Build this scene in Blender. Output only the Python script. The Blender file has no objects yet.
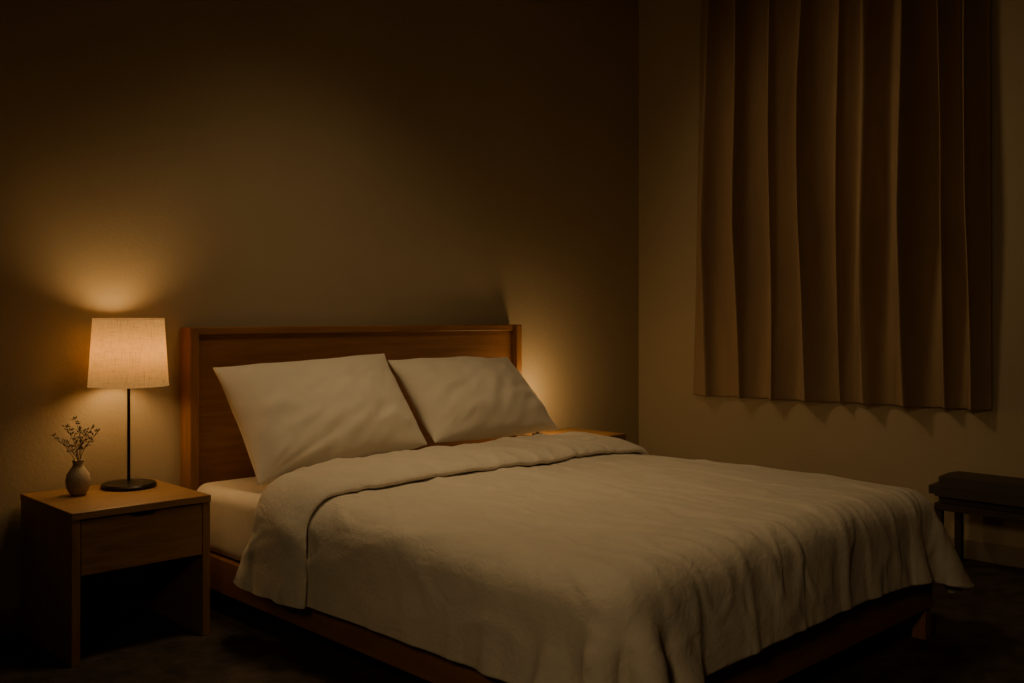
import bpy, bmesh, math, random
import numpy as np
from mathutils import Vector, noise, Matrix
random.seed(4)
S=bpy.context.scene
COL=S.collection

# ------------------------------------------------------------------ materials
def new_mat(name):
    m=bpy.data.materials.new(name); m.use_nodes=True
    nt=m.node_tree; b=nt.nodes['Principled BSDF']
    return m,nt,b
def coords(nt,scale):
    tc=nt.nodes.new('ShaderNodeTexCoord'); mp=nt.nodes.new('ShaderNodeMapping')
    mp.inputs['Scale'].default_value=scale
    nt.links.new(tc.outputs['Object'],mp.inputs['Vector']); return mp.outputs['Vector']
def noise_n(nt,vec,scale,detail=4,rough=.5,dist=0):
    n=nt.nodes.new('ShaderNodeTexNoise'); n.inputs['Scale'].default_value=scale
    n.inputs['Detail'].default_value=detail; n.inputs['Roughness'].default_value=rough
    n.inputs['Distortion'].default_value=dist
    nt.links.new(vec,n.inputs['Vector']); return n.outputs['Fac']
def ramp(nt,fac,c0,c1,p0=.3,p1=.7):
    r=nt.nodes.new('ShaderNodeValToRGB'); r.color_ramp.elements[0].color=(*c0,1); r.color_ramp.elements[1].color=(*c1,1)
    r.color_ramp.elements[0].position=p0; r.color_ramp.elements[1].position=p1
    nt.links.new(fac,r.inputs['Fac']); return r.outputs['Color']
def bump(nt,b,h,strength,dist,prev=None):
    n=nt.nodes.new('ShaderNodeBump'); n.inputs['Strength'].default_value=strength; n.inputs['Distance'].default_value=dist
    nt.links.new(h,n.inputs['Height'])
    if prev: nt.links.new(prev,n.inputs['Normal'])
    nt.links.new(n.outputs['Normal'],b.inputs['Normal']); return n.outputs['Normal']

def wood(name,c0,c1,sc,rough=.45):
    m,nt,b=new_mat(name); v=coords(nt,sc)
    f=noise_n(nt,v,3.0,6,.6,.6)
    c=ramp(nt,f,c0,c1,.3,.72); nt.links.new(c,b.inputs['Base Color'])
    b.inputs['Roughness'].default_value=rough
    bump(nt,b,f,.15,.002); return m
def cloth(name,c0,c1,rough=.9,fine=900,fs=.25,wr=(3,3,3),ws=.5,wd=.01,wscale=2.5,crinkle=0):
    m,nt,b=new_mat(name)
    v=coords(nt,(1,1,1)); f=noise_n(nt,v,fine,2)
    g=noise_n(nt,coords(nt,wr),wscale,5,.55,1.2)
    c=ramp(nt,g,c0,c1); nt.links.new(c,b.inputs['Base Color'])
    b.inputs['Roughness'].default_value=rough
    b.inputs['Sheen Weight'].default_value=.1
    p=bump(nt,b,g,ws,wd)
    if crinkle:
        # ridged fine crinkles : |noise-.5|
        h=noise_n(nt,v,16,4,.6,.8)
        a=nt.nodes.new('ShaderNodeMath'); a.operation='SUBTRACT'; a.inputs[1].default_value=.5; nt.links.new(h,a.inputs[0])
        a2=nt.nodes.new('ShaderNodeMath'); a2.operation='ABSOLUTE'; nt.links.new(a.outputs[0],a2.inputs[0])
        p=bump(nt,b,a2.outputs[0],crinkle,.012,p)
    bump(nt,b,f,fs,.001,p); return m

M_wall,nt,b=new_mat('painted_plaster')
v=coords(nt,(1,1,1)); f=noise_n(nt,v,90,4); g=noise_n(nt,v,1.2,3)
nt.links.new(ramp(nt,g,(.37,.285,.175),(.41,.32,.20)),b.inputs['Base Color']); b.inputs['Roughness'].default_value=.85
bump(nt,b,f,.35,.004)
M_ceil,nt,b=new_mat('ceiling_paint'); v=coords(nt,(1,1,1)); f=noise_n(nt,v,60,3)
nt.links.new(ramp(nt,f,(.34,.28,.21),(.38,.32,.24)),b.inputs['Base Color']); b.inputs['Roughness'].default_value=.95
M_floor,nt,b=new_mat('dark_carpet'); v=coords(nt,(1,1,1)); f=noise_n(nt,v,220,3,.7); g=noise_n(nt,v,14,4)
mx=nt.nodes.new('ShaderNodeMath'); mx.operation='MULTIPLY'; nt.links.new(f,mx.inputs[0]); nt.links.new(g,mx.inputs[1])
nt.links.new(ramp(nt,mx.outputs[0],(.026,.018,.012),(.11,.076,.048),.12,.42),b.inputs['Base Color']); b.inputs['Roughness'].default_value=1
bump(nt,b,f,.8,.01)
M_base,nt,b=new_mat('baseboard_paint'); v=coords(nt,(1,1,1)); f=noise_n(nt,v,30,3)
nt.links.new(ramp(nt,f,(.25,.19,.125),(.28,.215,.14)),b.inputs['Base Color']); b.inputs['Roughness'].default_value=.5
OAK0=(.19,.094,.032); OAK1=(.32,.172,.066)
W_x=wood('oak_grain_across',OAK0,OAK1,(1.2,14,14))
W_y=wood('oak_grain_deep',OAK0,OAK1,(14,1.2,14))
W_z=wood('oak_grain_upright',OAK0,OAK1,(14,14,1.2))
C0=(.21,.090,.029); C1=(.33,.150,.055)
B_x=wood('cherry_grain_across',C0,C1,(1.0,12,12),.4)
B_y=wood('cherry_grain_deep',C0,C1,(12,1.0,12),.4)
B_z=wood('cherry_grain_upright',C0,C1,(12,12,1.0),.4)
M_dark=wood('dark_wood',(.03,.017,.008),(.045,.025,.012),(3,3,3),.7)  # very dark brown wood for bench legs, bed base and drawer boxes
M_duvet=cloth('duvet_cotton',(.65,.57,.452),(.70,.62,.497),fine=420,fs=.4,wr=(3.2,2.4,2.6),ws=.42,wd=.013,wscale=2.2,crinkle=.42)
M_pillow=cloth('pillow_cotton',(.76,.68,.55),(.80,.72,.585),fine=600,fs=.2,wr=(2.5,2.5,2.5),ws=.28,wd=.009,wscale=2.5,crinkle=.18)
M_sheet=cloth('sheet_cotton',(.60,.515,.40),(.65,.565,.44),fine=600,fs=.15,wr=(2,2,4),ws=.3,wd=.008)
M_curt=cloth('curtain_linen',(.27,.174,.092),(.33,.218,.116),fine=350,fs=.5,wr=(3,3,.6),ws=.25,wd=.006)
M_black,nt,b=new_mat('bronze_metal'); f=noise_n(nt,coords(nt,(1,1,1)),40,3)
nt.links.new(ramp(nt,f,(.018,.013,.010),(.03,.022,.016)),b.inputs['Base Color']); b.inputs['Metallic'].default_value=.7; b.inputs['Roughness'].default_value=.38
M_vase,nt,b=new_mat('stoneware'); f=noise_n(nt,coords(nt,(1,1,1)),120,4)
nt.links.new(ramp(nt,f,(.28,.21,.135),(.42,.33,.22)),b.inputs['Base Color']); b.inputs['Roughness'].default_value=.8; bump(nt,b,f,.3,.002)
M_stem,nt,b=new_mat('dried_stem'); f=noise_n(nt,coords(nt,(1,1,1)),80,2)
nt.links.new(ramp(nt,f,(.22,.16,.095),(.36,.27,.17)),b.inputs['Base Color']); b.inputs['Roughness'].default_value=.9
M_leather,nt,b=new_mat('dark_leather'); f=noise_n(nt,coords(nt,(1,1,1)),160,4)
nt.links.new(ramp(nt,f,(.042,.032,.022),(.065,.050,.035)),b.inputs['Base Color']); b.inputs['Roughness'].default_value=.5; bump(nt,b,f,.3,.003)
M_glass,nt,b=new_mat('night_glass'); f=noise_n(nt,coords(nt,(1,1,1)),5,2)
nt.links.new(ramp(nt,f,(.01,.012,.018),(.012,.014,.02)),b.inputs['Base Color']); b.inputs['Roughness'].default_value=.08
def shade_mat(name,emis):
    m=bpy.data.materials.new(name); m.use_nodes=True; nt=m.node_tree; nt.nodes.clear()
    out=nt.nodes.new('ShaderNodeOutputMaterial')
    f=noise_n(nt,coords(nt,(260,260,14)),1.0,3,.6); f2=noise_n(nt,coords(nt,(14,14,420)),1.0,3,.6)
    mm=nt.nodes.new('ShaderNodeMath'); mm.operation='ADD'; nt.links.new(f,mm.inputs[0]); nt.links.new(f2,mm.inputs[1])
    c=ramp(nt,mm.outputs[0],(.48,.345,.155),(.80,.60,.30),.6,1.4)
    d=nt.nodes.new('ShaderNodeBsdfDiffuse'); t=nt.nodes.new('ShaderNodeBsdfTranslucent')
    nt.links.new(c,d.inputs['Color']); nt.links.new(c,t.inputs['Color'])
    mix=nt.nodes.new('ShaderNodeMixShader'); mix.inputs[0].default_value=.45
    nt.links.new(d.outputs[0],mix.inputs[1]); nt.links.new(t.outputs[0],mix.inputs[2])
    e=nt.nodes.new('ShaderNodeEmission'); e.inputs['Strength'].default_value=emis
    c2=ramp(nt,mm.outputs[0],(.60,.38,.12),(1,.66,.24),.6,1.4); nt.links.new(c2,e.inputs['Color'])
    ad=nt.nodes.new('ShaderNodeAddShader'); nt.links.new(mix.outputs[0],ad.inputs[0]); nt.links.new(e.outputs[0],ad.inputs[1])
    nt.links.new(ad.outputs[0],out.inputs['Surface']); return m
M_shade=shade_mat('shade_fabric',.14)
M_bulb=bpy.data.materials.new('bulb_glow'); M_bulb.use_nodes=True
bb=M_bulb.node_tree.nodes['Principled BSDF']; bb.inputs['Base Color'].default_value=(1,.8,.5,1)
bb.inputs['Emission Color'].default_value=(1,.6,.25,1); bb.inputs['Emission Strength'].default_value=2

# ------------------------------------------------------------------ helpers
def empty(name,loc,label,cat,group=None):
    o=bpy.data.objects.new(name,None); o.location=loc; o.empty_display_size=.1
    o['label']=label; o['category']=cat
    if group: o['group']=group
    COL.objects.link(o); return o
def mobj(name,verts,faces,mat,parent=None,loc=(0,0,0),smooth=True):
    me=bpy.data.meshes.new(name); me.from_pydata([tuple(v) for v in verts],[],faces); me.update()
    if mat: me.materials.append(mat)
    if smooth:
        for p in me.polygons: p.use_smooth=True
    o=bpy.data.objects.new(name,me); o.location=loc; COL.objects.link(o)
    if parent: o.parent=parent
    return o
def box(name,x0,x1,y0,y1,z0,z1,mat,parent=None,bev=.004,seg=2,org=None):
    if parent is not None: org=parent.location if parent.parent is None else parent.parent.location
    if org is None: org=Vector(((x0+x1)/2,(y0+y1)/2,z0))
    ox,oy,oz=org
    bm=bmesh.new(); bmesh.ops.create_cube(bm,size=1)
    for v in bm.verts:
        v.co=Vector(((x0+x1)/2+v.co.x*(x1-x0)-ox,(y0+y1)/2+v.co.y*(y1-y0)-oy,(z0+z1)/2+v.co.z*(z1-z0)-oz))
    if bev>0: bmesh.ops.bevel(bm,geom=bm.edges[:],offset=bev,segments=seg,affect='EDGES',profile=.5)
    me=bpy.data.meshes.new(name); bm.to_mesh(me); bm.free()
    me.materials.append(mat)
    o=bpy.data.objects.new(name,me); COL.objects.link(o)
    if parent is not None: o.parent=parent
    else: o.location=org
    return o
def lathe(name,prof,mat,parent=None,loc=(0,0,0),seg=64,closed=False):
    vs=[];fs=[]
    for r,z in prof:
        for k in range(seg):
            a=2*math.pi*k/seg; vs.append((r*math.cos(a),r*math.sin(a),z))
    n=len(prof)
    for i in range(n-1 if not closed else n):
        for k in range(seg):
            i2=(i+1)%n
            fs.append((i*seg+k,i*seg+(k+1)%seg,i2*seg+(k+1)%seg,i2*seg+k))
    return mobj(name,vs,fs,mat,parent,loc)
def struct(o): o['kind']='structure'; return o
def autosmooth(o,ang=40):
    for p in o.data.polygons: p.use_smooth=True
    o.data.set_sharp_from_angle(angle=math.radians(ang))

# ------------------------------------------------------------------ room
YB=4.22; XR=5.28; XL=-1.6; YF=-1.8; ZC=3.6
struct(box('floor',XL-.1,XR+.1,YF-.1,YB+.1,-.1,0,M_floor,bev=0))
struct(box('ceiling',XL-.1,XR+.1,YF-.1,YB+.1,ZC,ZC+.1,M_ceil,bev=0))
struct(box('wall_back',XL-.1,XR+.1,YB,YB+.1,0,ZC,M_wall,bev=0))
struct(box('wall_right',XR,XR+.1,YF,YB,0,ZC,M_wall,bev=0))
struct(box('wall_left',XL-.1,XL,YF,YB,0,ZC,M_wall,bev=0))
struct(box('wall_front',XL-.1,XR+.1,YF-.1,YF,0,ZC,M_wall,bev=0))
struct(box('baseboard_back',XL,XR,YB-.014,YB,0,.10,M_base,bev=.004))
struct(box('baseboard_right',XR-.014,XR,YF,YB-.014,0,.10,M_base,bev=.004))
w=bpy.data.objects.new('window_1',None); w['kind']='structure'; w.location=(XR,2.78,1.0); COL.objects.link(w)
for nm,a in (('window_frame',(XR-.02,XR,2.05,3.5,.95,1.01)),('window_frame',(XR-.02,XR,2.05,3.5,3.09,3.15)),
             ('window_frame',(XR-.02,XR,2.05,2.11,1.01,3.09)),('window_frame',(XR-.02,XR,3.44,3.5,1.01,3.09)),
             ('window_frame',(XR-.02,XR,2.75,2.80,1.01,3.09)),('window_pane',(XR-.012,XR-.004,2.11,3.44,1.01,3.09))):
    box(nm,*a,M_glass if nm=='window_pane' else M_base,parent=w,bev=.003 if nm!='window_pane' else 0)

# ------------------------------------------------------------------ curtain
rod=empty('curtain_rod',(5.18,2.78,3.40),'dark metal curtain rod mounted on the wall above the curtain','curtain rod')
def cyl_y(name,r,y0,y1,x,z,mat,parent,seg=20):
    vs=[];fs=[];o=parent.location
    for yy in (y0,y1):
        for k in range(seg):
            a=2*math.pi*k/seg; vs.append((x+r*math.cos(a)-o[0],yy-o[1],z+r*math.sin(a)-o[2]))
    for k in range(seg): fs.append((k,(k+1)%seg,seg+(k+1)%seg,seg+k))
    fs.append(tuple(range(seg))[::-1]); fs.append(tuple(range(seg,2*seg)))
    o2=mobj(name,vs,fs,mat,parent); autosmooth(o2); return o2
cyl_y('rod',.014,1.78,3.80,5.18,3.40,M_black,rod)
for yy in (1.82,3.76): box('bracket',5.18,XR,yy-.01,yy+.01,3.385,3.415,M_black,parent=rod,bev=.002)
valley=[3.755,3.430,3.215,3.020,2.750,2.615,2.409,2.175,2.042,1.905]
depthf=[.85,1.05,.95,1.1,.65,1.08,1.1,.75,.85]
rows=70; per=30; vs=[];fs=[]
cols=[]
for i in range(len(valley)-1):
    for k in range(per):
        cols.append((i,k/per))
cols.append((len(valley)-2,1.0))
nC=len(cols); z1=3.385
for r in range(rows+1):
    q=r/rows
    for (i,t) in cols:
        ya=valley[i];yb=valley[i+1]
        z0=.762+.024*(3.7-ya)/1.8
        z=z0+(z1-z0)*q
        def wob(j): 
            return 0.050*noise.noise(Vector((j*3.7,z*.5,1.3)))*(1 if 0<j<len(valley)-1 else .3)
        ya+=wob(i)-max(0,ya-2.78)*.06*q; yb+=wob(i+1)-max(0,yb-2.78)*.06*q
        ang=2*math.pi*t
        am=1+.25*noise.noise(Vector((i*5.1,z*.8,8)))
        y=ya+(yb-ya)*(t+.135*math.sin(ang)+.02*math.sin(2*ang+i))
        amp=.188*depthf[i]*am*(.60+.40*min(1,q*2.5))
        lobe=(1-math.cos(ang))/2
        lobe=lobe**.85
        lobe+=.07*math.sin(ang*2+i*2.1+.8*math.sin(z*1.3+i))*math.sin(math.pi*t)
        x=5.254-amp*lobe
        x+=.008*noise.noise(Vector((y*6,z*1.1,5)))+.005*noise.noise(Vector((y*16,z*1.5,2)))
        x=min(x,5.257)
        zz=z if r>0 else z+.004*noise.noise(Vector((y*5,0,0)))
        vs.append((x-5.18,y-2.78,zz-3.385))
for r in range(rows):
    for c in range(nC-1):
        a=r*nC+c; fs.append((a,a+1,a+nC+1,a+nC))
cur=mobj('curtain',vs,fs,M_curt,loc=(5.18,2.78,3.385))
cur['label']='heavy brown linen curtain with deep vertical pleats, drawn closed'; cur['category']='curtain'
sm=cur.modifiers.new('sol','SOLIDIFY'); sm.thickness=.004; sm.offset=0
ss=cur.modifiers.new('sub','SUBSURF'); ss.levels=1; ss.render_levels=1

# ------------------------------------------------------------------ bed frame
X0,X1,YFT=1.985,3.885,1.63
bed=empty('bed_frame',((X0+X1)/2,2.9,0),'warm brown wooden bed frame with tall panelled headboard','bed')
hb=box('headboard',2.03,4.02,4.15,4.185,.20,1.20,B_x,parent=bed,bev=.004)
def hchild(name,*a,mat=B_x,bev=.005):
    o=box(name,*a,mat,parent=None,bev=bev,org=bed.location); o.location=(0,0,0); o.parent=hb; return o
hchild('headboard_post',1.990,2.035,4.115,4.215,0,1.220,mat=B_z)
hchild('headboard_post',4.012,4.057,4.115,4.215,0,1.220,mat=B_z)
hchild('headboard_rail',2.035,4.012,4.135,4.20,1.185,1.220,mat=B_x)
hchild('headboard_rail',2.035,4.012,4.13,4.20,.24,.34,mat=B_x)
box('side_rail',X0,X0+.03,YFT+.03,4.13,.10,.245,B_y,parent=bed)
box('side_rail',X1-.03,X1,YFT+.03,4.13,.10,.245,B_y,parent=bed)
box('foot_rail',X0,X1,YFT,YFT+.03,.12,.245,B_x,parent=bed)
for lx in (X0+.012,X1-.058):
    box('leg',lx,lx+.055,YFT+.005,YFT+.06,0,.24,B_z,parent=bed)
box('leg',2.9,2.955,2.8,2.855,0,.2,B_z,parent=bed)
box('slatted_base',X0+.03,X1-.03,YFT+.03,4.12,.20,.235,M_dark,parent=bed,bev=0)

# mattress
bm=bmesh.new(); bmesh.ops.create_cube(bm,size=1)
for v in bm.verts: v.co=Vector((v.co.x*1.88,v.co.y*2.40,v.co.z*.295+.1475))
bmesh.ops.bevel(bm,geom=bm.edges[:],offset=.06,segments=6,affect='EDGES',profile=.5)
me=bpy.data.meshes.new('mattress'); bm.to_mesh(me); bm.free(); me.materials.append(M_sheet)
mat_o=bpy.data.objects.new('mattress',me); mat_o.location=(2.935,2.92,.236); COL.objects.link(mat_o); autosmooth(mat_o,60)
mat_o['label']='thick mattress in a cream fitted sheet on the bed frame'; mat_o['category']='mattress'

# ------------------------------------------------------------------ duvet (drape relaxation)
bx0,bx1,by0,by1,top=1.95,3.90,1.605,4.4,.575
HL,HR,HF=.265,.265,.235
nx,ny=116,104
def smooth(t): t=min(max(t,0),1); return t*t*(3-2*t)
xs=np.linspace(bx0-HL,bx1+HR,nx)
def yhead(x):
    if x<bx0: return 3.41+.16*smooth((bx0-x)/HL)
    return 3.41+.215*smooth((x-bx0)/.38)
yh=np.array([yhead(x) for x in xs]); yf=by0-HF
tv=np.linspace(0,1,ny)
RX=np.tile(xs,(ny,1)); RY=yf+(yh[None,:]-yf)*tv[:,None]
rng=np.random.default_rng(3)
R0=np.stack([RX,RY,np.zeros_like(RX)],-1)
ex0=np.maximum(bx0-RX,0); ex1=np.maximum(RX-bx1,0); ey=np.maximum(by0-RY,0)
ex=ex0+ex1; sgn=np.where(ex0>0,-1,1)
mn=np.minimum(ex,ey); mxx=np.maximum(ex,ey)
px=np.clip(RX,bx0-.01,bx1+.01)+sgn*np.where(ex>0,.75*mn,0); py=np.maximum(RY,by0-.01)-.75*mn
P=np.stack([px,py,top+.005-mxx*(1-.12*mn/.3)],-1)
P+=rng.normal(0,.002,P.shape)
idx=np.arange(nx*ny).reshape(ny,nx)
batches=[]
def addb(A,B,k):
    A=A.ravel();B=B.ravel(); 
    if len(A)==0:return
    rf=R0.reshape(-1,3); L=np.linalg.norm(rf[A]-rf[B],axis=1); batches.append((A,B,L,k))
def skip(s,k):
    j=np.arange(nx-s)
    for par in (0,1):
        jj=j[(j//s)%2==par]; a=idx[:,jj]; addb(a,a+s,k)
    i=np.arange(ny-s)
    for par in (0,1):
        ii=i[(i//s)%2==par]; a=idx[ii,:]; addb(a,a+s*nx,k)
skip(3,.20)
for p in (0,1):
    a=idx[p:ny-1:2,:-1]; addb(a,a+nx+1,.3)
    a=idx[p:ny-1:2,1:]; addb(a,a+nx-1,.3)
for p in (0,1):
    a=idx[:, p:nx-1:2]; addb(a,a+1,1.)
    a=idx[p:ny-1:2,:]; addb(a,a+nx,1.)
P=P.reshape(-1,3); V=np.zeros_like(P); dt=1/60; r=.10
cxm,cym=(bx0+bx1)/2,(by0+by1)/2; hx,hy=(bx1-bx0)/2,(by1-by0)/2
def collide(P):
    sx=np.sign(P[:,0]-cxm); sy=np.sign(P[:,1]-cym)
    dx=np.abs(P[:,0]-cxm)-(hx-r); dy=np.abs(P[:,1]-cym)-(hy-r); dz=P[:,2]-(top-r)
    ox,oy,oz=np.maximum(dx,0),np.maximum(dy,0),np.maximum(dz,0)
    L=np.sqrt(ox**2+oy**2+oz**2)
    hit=(L<r)
    m1=hit&(L>1e-6)
    f=(r/np.maximum(L,1e-6))
    P[m1,0]=np.where(dx[m1]>0,cxm+sx[m1]*(hx-r+ox[m1]*f[m1]),P[m1,0])
    P[m1,1]=np.where(dy[m1]>0,cym+sy[m1]*(hy-r+oy[m1]*f[m1]),P[m1,1])
    P[m1,2]=np.where(dz[m1]>0,top-r+oz[m1]*f[m1],P[m1,2])
    return hit
for it in range(130):
    V[:,2]-=5.0*dt; V*=.95
    Q=P.copy(); P=P+V*dt
    for k in range(12):
        for A,B,L0,kk in batches:
            d=P[B]-P[A]; L=np.sqrt((d*d).sum(1))+1e-9
            c=(.5*kk*(L-L0)/L)[:,None]*d
            P[A]+=c; P[B]-=c
        hit=collide(P)
    P[hit,:2]=Q[hit,:2]+(P[hit,:2]-Q[hit,:2])*.3
    V=(P-Q)/dt
P=P.reshape(ny,nx,3)
P[...,2]=np.where(P[...,2]<.225,.225+(P[...,2]-.225)*.35,P[...,2])
dep=np.clip((top-.05-P[...,2])/.30,0,1.3)
wr=np.clip((P[...,0]-(bx1-.15))/.15,0,1); wl=np.clip(((bx0+.15)-P[...,0])/.15,0,1); wf=np.clip(((by0+.15)-P[...,1])/.15,0,1)
P[...,0]+=.12*wr*dep-.01*wl*dep; P[...,1]-=.015*wf*dep
P[...,2]+=.018*np.sin(np.clip((P[...,0]-bx0)/(bx1-bx0),0,1)*np.pi)**.5
def normals(P):
    gx=np.gradient(P,axis=1); gy=np.gradient(P,axis=0); n=np.cross(gx,gy); return n/np.maximum(np.linalg.norm(n,axis=-1,keepdims=True),1e-9)
N=normals(P)
for _ in range(3):
    N[1:-1]=(N[:-2]+N[1:-1]*2+N[2:])/4; N[:,1:-1]=(N[:,:-2]+N[:,1:-1]*2+N[:,2:])/4
N/=np.linalg.norm(N,axis=-1,keepdims=True)
nb=32; yb_line=3.07
flap=[]
for kx in range(nb):
    w=(kx+1)/nb
    row=np.zeros((nx,3))
    for j in range(nx):
        vt=1-(1-(yb_line-.02*math.sin(j*.13)-yf)/(yh[j]-yf))*w
        fi=vt*(ny-1); i0=int(min(fi,ny-2)); fr=fi-i0
        p=P[i0,j]*(1-fr)+P[i0+1,j]*fr; n=N[i0,j]*(1-fr)+N[i0+1,j]*fr
        off=.058*min(1,(w*4))**.5
        if w>.66: off=.022+(off-.022)*math.sqrt(max(0,1-((w-.66)/.34)**2))
        row[j]=p+n*off
    flap.append(row)
G=np.concatenate([P,np.array(flap)],0)
def up(G,ax):
    G=np.moveaxis(G,ax,0); n=G.shape[0]; O=np.zeros((2*n-1,)+G.shape[1:]); O[::2]=G; 
    O[1::2]=(G[:-1]+G[1:])/2; return np.moveaxis(O,0,ax)
G=up(up(G,0),1); Ng=normals(G)
gy_,gx_=G.shape[:2]; nmain=2*ny-1
for i in range(gy_):
    for j in range(gx_):
        x,y,z=G[i,j]
        s=noise.noise(Vector((x*2.6+.5*y,y*1.1,z*2)))*.013 + noise.noise(Vector((x*7+1.5*y,y*2.4,z*3+3)))*.006
        rdg=1-abs(noise.noise(Vector((x*4+.8*y,y*.9+7,z*2))))*2.2
        s+=.009*max(rdg-.6,0)/.4
        rdg=1-abs(noise.noise(Vector((x*8-1.2*y,y*3+2,z*5))))*2.6
        s+=.005*max(rdg-.5,0)/.5
        wx=(x-.12*y+.06*noise.noise(Vector((y*1.3,x*.6,3))))/.29
        fx=abs(wx-round(wx))
        s+=.0045*math.exp(-(fx/.035)**2)*(.5+noise.noise(Vector((round(wx)*3.1,y*1.2,0))))
        s+=.0016*noise.noise(Vector((x*20,y*14,z*12)))
        if i>=nmain-2:
            w=(i-nmain)/(gy_-nmain); s*=(.2+.8*min(1,max(w,0)*4))
            s+=.006*noise.noise(Vector((x*9,y*7,z*9+9)))
        G[i,j]+=Ng[i,j]*(s if i<nmain else -s)
vs=G.reshape(-1,3)-np.array([2.95,2.6,.236]); fs=[]
for i in range(gy_-1):
    for j in range(gx_-1):
        a=i*gx_+j; fs.append((a,a+1,a+gx_+1,a+gx_))
duv=mobj('duvet',vs,fs,M_duvet,loc=(2.95,2.6,.236))
duv['label']='cream cotton duvet turned back near the pillows, draped over the bed'; duv['category']='duvet'
so=duv.modifiers.new('sol','SOLIDIFY'); so.thickness=.022; so.offset=0
sb=duv.modifiers.new('sub','SUBSURF'); sb.levels=0; sb.render_levels=1

# ------------------------------------------------------------------ pillows
def pillow(name,corners,thick,seed,label):
    BL,BR,TR,TL=[Vector(c) for c in corners]; c=(BL+BR+TR+TL)/4
    nrm=((BR-BL).cross(TL-BL)).normalized()
    n=56; vs=[];fs=[]; ids={}
    for side in (1,-1):
        for i in range(n+1):
            for j in range(n+1):
                edge=i in(0,n) or j in(0,n)
                if side==-1 and edge: ids[(side,i,j)]=ids[(1,i,j)]; continue
                u=-1+2*j/n; v=-1+2*i/n
                uu=u*(1-.04*(1-v*v)); vv=v*(1-.03*(1-u*u))
                s,t=(uu+1)/2,(vv+1)/2
                p=(BL*(1-s)+BR*s)*(1-t)+(TL*(1-s)+TR*s)*t
                h=((1-abs(u)**2.4)*(1-abs(v)**2.2))**.62
                h*=1+.12*noise.noise(Vector((u*1.3+seed,v*1.3,side)))-.15*v
                d=thick*.5*h
                wr=noise.noise(Vector((u*2.2+v*1.6+seed*3,(v-u)*4,side*3)))*.012+noise.noise(Vector((u*5+seed,v*3.2,side)))*.006
                ang=math.atan2(v+1,u+1)
                wr+=.008*noise.noise(Vector((ang*7,seed,2)))*max(0,1-math.hypot(u+1,v+1)/1.5)
                ang=math.atan2(v-1,u-1)
                wr+=.008*noise.noise(Vector((ang*7,seed,5)))*max(0,1-math.hypot(u-1,v-1)/1.5)
                d+=wr*min(1,h*1.6)
                co=p+nrm*d*side
                sag=.014*noise.noise(Vector((u*2+seed,v*2,9)))
                co+=Vector((0,0,sag))
                ids[(side,i,j)]=len(vs); vs.append(co-c)
        for i in range(n):
            for j in range(n):
                q=[ids[(side,i,j)],ids[(side,i,j+1)],ids[(side,i+1,j+1)],ids[(side,i+1,j)]]
                fs.append(q if side==1 else q[::-1])
    o=mobj(name,vs,fs,M_pillow,loc=c)
    o['label']=label; o['category']='pillow'; o['group']='bed pillows'
    m=o.modifiers.new('sub','SUBSURF'); m.levels=1; m.render_levels=1
    return o
pillow('pillow',[(2.065,3.66,.565),(2.96,3.635,.655),(2.98,4.01,1.085),(2.015,3.97,1.05)],.28,1.0,
       'plump cream cotton pillow leaning on the headboard beside the lamp nightstand')
pillow('pillow.001',[(3.02,3.67,.65),(3.90,3.66,.65),(3.84,4.01,1.04),(2.995,4.02,1.05)],.26,5.3,
       'cream cotton pillow leaning on the headboard, farther from the table lamp')

# ------------------------------------------------------------------ nightstands
def nightstand(x0,x1,y0,y1,H,label):
    e=empty('nightstand',((x0+x1)/2,(y0+y1)/2,0),label,'nightstand','bedside nightstands')
    t=.034
    box('top',x0,x1,y0,y1,H-.028,H,W_x,parent=e,bev=.003)
    box('side_panel',x0+.002,x0+t,y0+.004,y1,0,H-.028,W_z,parent=e,bev=.003)
    box('side_panel',x1-t,x1-.002,y0+.004,y1,0,H-.028,W_z,parent=e,bev=.003)
    box('back_rail',x0+t,x1-t,y1-.02,y1,H-.235,H-.03,W_x,parent=e,bev=.001)
    zt,zb=H-.034,H-.232; fx0,fx1=x0+t+.003,x1-t-.003; mx=(fx0+fx1)/2; ox,oy,oz=e.location
    nw,nd=.055,.012
    pts=[(fx0,zb),(fx1,zb),(fx1,zt)]
    for k in range(9):
        a=k/8; px=mx+nw-2*nw*a; pts.append((px,zt-nd*min(1,math.sin(math.pi*a)*2.2)))
    pts.append((fx0,zt))
    n=len(pts); vs=[(p[0]-ox,y0+.006-oy,p[1]-oz) for p in pts]+[(p[0]-ox,y0+.026-oy,p[1]-oz) for p in pts]
    fs=[tuple(range(n)),tuple(range(2*n-1,n-1,-1))]+[(i,i+n,(i+1)%n+n,(i+1)%n) for i in range(n)]
    d=mobj('drawer',vs,fs,W_x,e,smooth=False)
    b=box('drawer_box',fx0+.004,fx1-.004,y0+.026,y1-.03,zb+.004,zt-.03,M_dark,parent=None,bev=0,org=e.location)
    b.location=(0,0,0); b.parent=d
    return e
nightstand(1.31,1.85,3.64,4.195,.558,'oak nightstand with one drawer and open base, under the lamp')
nightstand(4.09,4.575,3.75,4.195,.565,'light oak nightstand at the far side of the bed')

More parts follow.
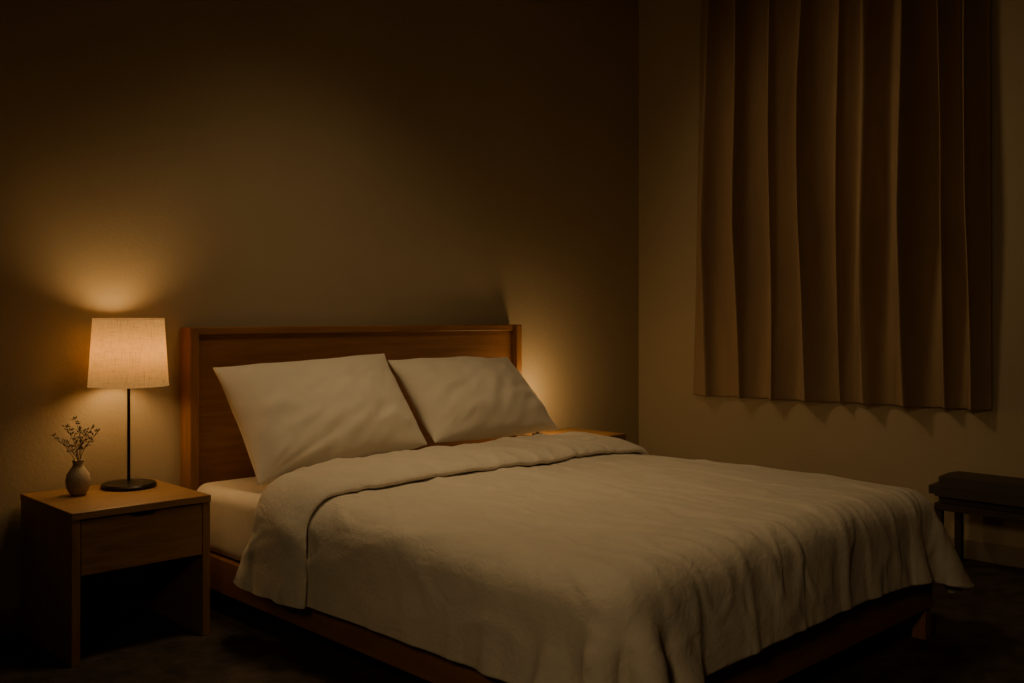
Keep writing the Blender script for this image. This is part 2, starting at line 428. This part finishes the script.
# ------------------------------------------------------------------ table lamp
def table_lamp(x,y,z):
    e=empty('table_lamp',(x,y,z),'table lamp with lit cream fabric drum shade and dark metal base','table lamp')
    o=lathe('base',[(0.0001,0),(.105,0),(.11,.003),(.11,.012),(.104,.019),(.03,.024),(.012,.03),(.0001,.03)],M_black,e); autosmooth(o)
    o=lathe('pole',[(.0065,.022),(.0065,.425),(.011,.427),(.011,.48),(.0001,.482)],M_black,e,seg=24); autosmooth(o)
    zb,zt=.424,.700; rb,rt=.158,.140
    lathe('lamp_shade',[(rb,zb),(rt,zt),(rt-.003,zt),(rb-.003,zb)],M_shade,e,seg=96,closed=True)
    for rr,zz in ((rb,zb),(rt,zt)):
        lathe('shade_trim',[(rr+.0012,zz-.003),(rr+.0012,zz+.003),(rr-.004,zz+.003),(rr-.004,zz-.003)],M_shade,e,seg=96,closed=True)
    vs=[];fs=[]
    for k in range(3):
        a=2*math.pi*k/3+.4; c,s=math.cos(a),math.sin(a); L=rt-.002; b0=len(vs)
        for (rr) in (0,L):
            for dx,dz in ((-.0015,-.0015),(.0015,-.0015),(.0015,.0015),(-.0015,.0015)):
                vs.append((rr*c-dx*s,rr*s+dx*c,zt-.02+dz))
        for q in range(4): fs.append((b0+q,b0+(q+1)%4,b0+4+(q+1)%4,b0+4+q))
    mobj('shade_support',vs,fs,M_black,e,smooth=False)
    lathe('bulb',[(.0001,.48),(.012,.485),(.014,.495),(.024,.515),(.026,.53),(.018,.548),(.0001,.555)],M_bulb,e,seg=32)
    return e
lamp=table_lamp(1.685,4.04,.558)
def point(name,loc,W,col,rad):
    l=bpy.data.lights.new(name,'POINT'); l.energy=W; l.color=col; l.shadow_soft_size=rad
    o=bpy.data.objects.new(name,l); o.location=loc; COL.objects.link(o); return o
WARM=(1,.63,.26)
point('lamp_light',(1.685,4.04,.558+.56),7.2,WARM,.08)
e=empty('bedside_lamp',(4.13,4.06,.565),'small low bedside globe lamp glowing behind the pillow','lamp')
o=lathe('base',[(.0001,0),(.032,0),(.032,.012),(.008,.016),(.008,.10),(.0001,.10)],M_black,e,seg=40); autosmooth(o)
lathe('bulb',[(.0001,.10)]+[(.026*math.sin(a),.126-.026*math.cos(a)) for a in np.linspace(.3,2.9,12)]+[(.0001,.152)],M_bulb,e,seg=32)
point('bedside_light',(4.16,3.97,.565+.23),5.4,WARM,.10)

# ------------------------------------------------------------------ vase and dried sprigs
vz=empty('bud_vase',(1.465,4.0,.558),'small stoneware bud vase holding dried flower sprigs','vase')
lathe('vase',[(.0001,0),(.024,0),(.03,.004),(.043,.03),(.047,.058),(.042,.085),(.026,.108),(.019,.12),(.021,.135),(.0235,.139),(.020,.138),(.016,.122),(.0001,.10)],M_vase,vz,seg=48)
def tube(pts,r0,r1,vs,fs,seg=6):
    b0=len(vs)
    for i,p in enumerate(pts):
        d=(pts[min(i+1,len(pts)-1)]-pts[max(i-1,0)]).normalized()
        a=d.orthogonal().normalized(); b=d.cross(a); rr=r0+(r1-r0)*i/(len(pts)-1)
        for k in range(seg):
            t=2*math.pi*k/seg; vs.append(tuple(p+(a*math.cos(t)+b*math.sin(t))*rr))
    for i in range(len(pts)-1):
        for k in range(seg):
            fs.append((b0+i*seg+k,b0+i*seg+(k+1)%seg,b0+(i+1)*seg+(k+1)%seg,b0+(i+1)*seg+k))
def bud(c,d,s,vs,fs):
    b0=len(vs); a=d.orthogonal().normalized(); b=d.cross(a)
    for h,rr in ((-1,.15),(-.4,.8),(.3,.75),(1,.1)):
        for k in range(5):
            t=2*math.pi*k/5; vs.append(tuple(c+d*h*s+(a*math.cos(t)+b*math.sin(t))*rr*s*.6))
    for i in range(3):
        for k in range(5): fs.append((b0+i*5+k,b0+i*5+(k+1)%5,b0+(i+1)*5+(k+1)%5,b0+(i+1)*5+k))
Rc=Vector((.719,-.695,0)); Fc=Vector((.695,.719,0))
specs=[(-.085,.235),(-.045,.27),(-.01,.30),(.025,.25),(.06,.265),(.085,.25),(-.065,.20)]
for si,(dx,hh) in enumerate(specs):
    vs=[];fs=[]
    end=Rc*dx+Fc*random.uniform(-.04,.04)+Vector((0,0,hh)); st=Vector((0,0,.108))+Rc*dx*.05
    pts=[]
    for k in range(11):
        t=k/10; p=st.lerp(end,t)+Rc*(.018*math.sin(math.pi*t)*(-1 if dx>0 else 1)); pts.append(p)
    tube(pts,.0015,.0009,vs,fs)
    for k in range(5,11):
        for _ in range(4):
            p=pts[k]; d=(Rc*random.uniform(-1,1)+Fc*random.uniform(-1,1)+Vector((0,0,random.uniform(.3,1.2)))).normalized()
            L=random.uniform(.008,.020); q=p+d*L
            tube([p,p+d*L*.5,q],.0007,.0005,vs,fs,4); bud(q,d,random.uniform(.005,.008),vs,fs)
    mobj('dried_sprig',vs,fs,M_stem,vz)

# ------------------------------------------------------------------ bench
bn=empty('bench',(5.08,1.62,0),'low bench with dark padded leather seat and wooden legs','bench')
bm=bmesh.new(); bmesh.ops.create_cube(bm,size=1)
bmesh.ops.subdivide_edges(bm,edges=bm.edges[:],cuts=1,use_grid_fill=True)
for v in bm.verts: v.co=Vector((v.co.x*.35,v.co.y*.96,v.co.z*.135))
bmesh.ops.bevel(bm,geom=[e for e in bm.edges if len([f for f in e.link_faces])==2 and e.calc_face_angle(0)>1],offset=.05,segments=6,affect='EDGES')
for v in bm.verts:
    v.co.z+=.392+.012*max(0,1-(v.co.x/.17)**2)*(1 if v.co.z>0 else 0)
me=bpy.data.meshes.new('seat'); bm.to_mesh(me); bm.free(); me.materials.append(M_leather)
o=bpy.data.objects.new('seat',me); o.parent=bn; COL.objects.link(o); autosmooth(o,60)
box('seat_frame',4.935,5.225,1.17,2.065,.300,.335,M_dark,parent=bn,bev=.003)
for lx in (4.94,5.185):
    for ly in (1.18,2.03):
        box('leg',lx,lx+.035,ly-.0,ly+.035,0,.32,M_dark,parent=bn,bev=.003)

# ------------------------------------------------------------------ added off-camera fill lights, no fixtures behind them
def area(name,loc,target,W,size,col,spread):
    l=bpy.data.lights.new(name,'AREA'); l.shape='DISK'; l.size=size; l.energy=W; l.color=col; l.spread=math.radians(spread)
    o=bpy.data.objects.new(name,l); o.location=loc
    o.rotation_euler=(Vector(target)-Vector(loc)).to_track_quat('-Z','Y').to_euler(); COL.objects.link(o)
FILL=(1,.71,.37)
area('bed_fill',(2.4,2.9,ZC-.05),(2.7,3.0,0),7.2,.7,FILL,92)  # added fill over the bed, no ceiling lamp modelled
area('left_fill',(-.9,.3,2.3),(3.6,2.3,.6),3.5,.6,FILL,75)  # added fill from the left for bed and curtain, no wall lamp
area('curtain_fill',(2.6,3.65,3.3),(5.15,2.5,1.8),1.9,.4,FILL,62)  # added raking fill that brings out the curtain pleats

W=bpy.data.worlds.new('night'); W.use_nodes=True; S.world=W
W.node_tree.nodes['Background'].inputs[0].default_value=(.02,.018,.015,1); W.node_tree.nodes['Background'].inputs[1].default_value=.1

# ------------------------------------------------------------------ camera
cam=bpy.data.cameras.new('camera'); cam.lens=980/1024*36; cam.sensor_width=36; cam.shift_y=-25.5/1024
co=bpy.data.objects.new('camera',cam); co.location=(0,0,1.27); co.rotation_euler=(math.radians(90),0,math.radians(-44)); COL.objects.link(co)
S.camera=co
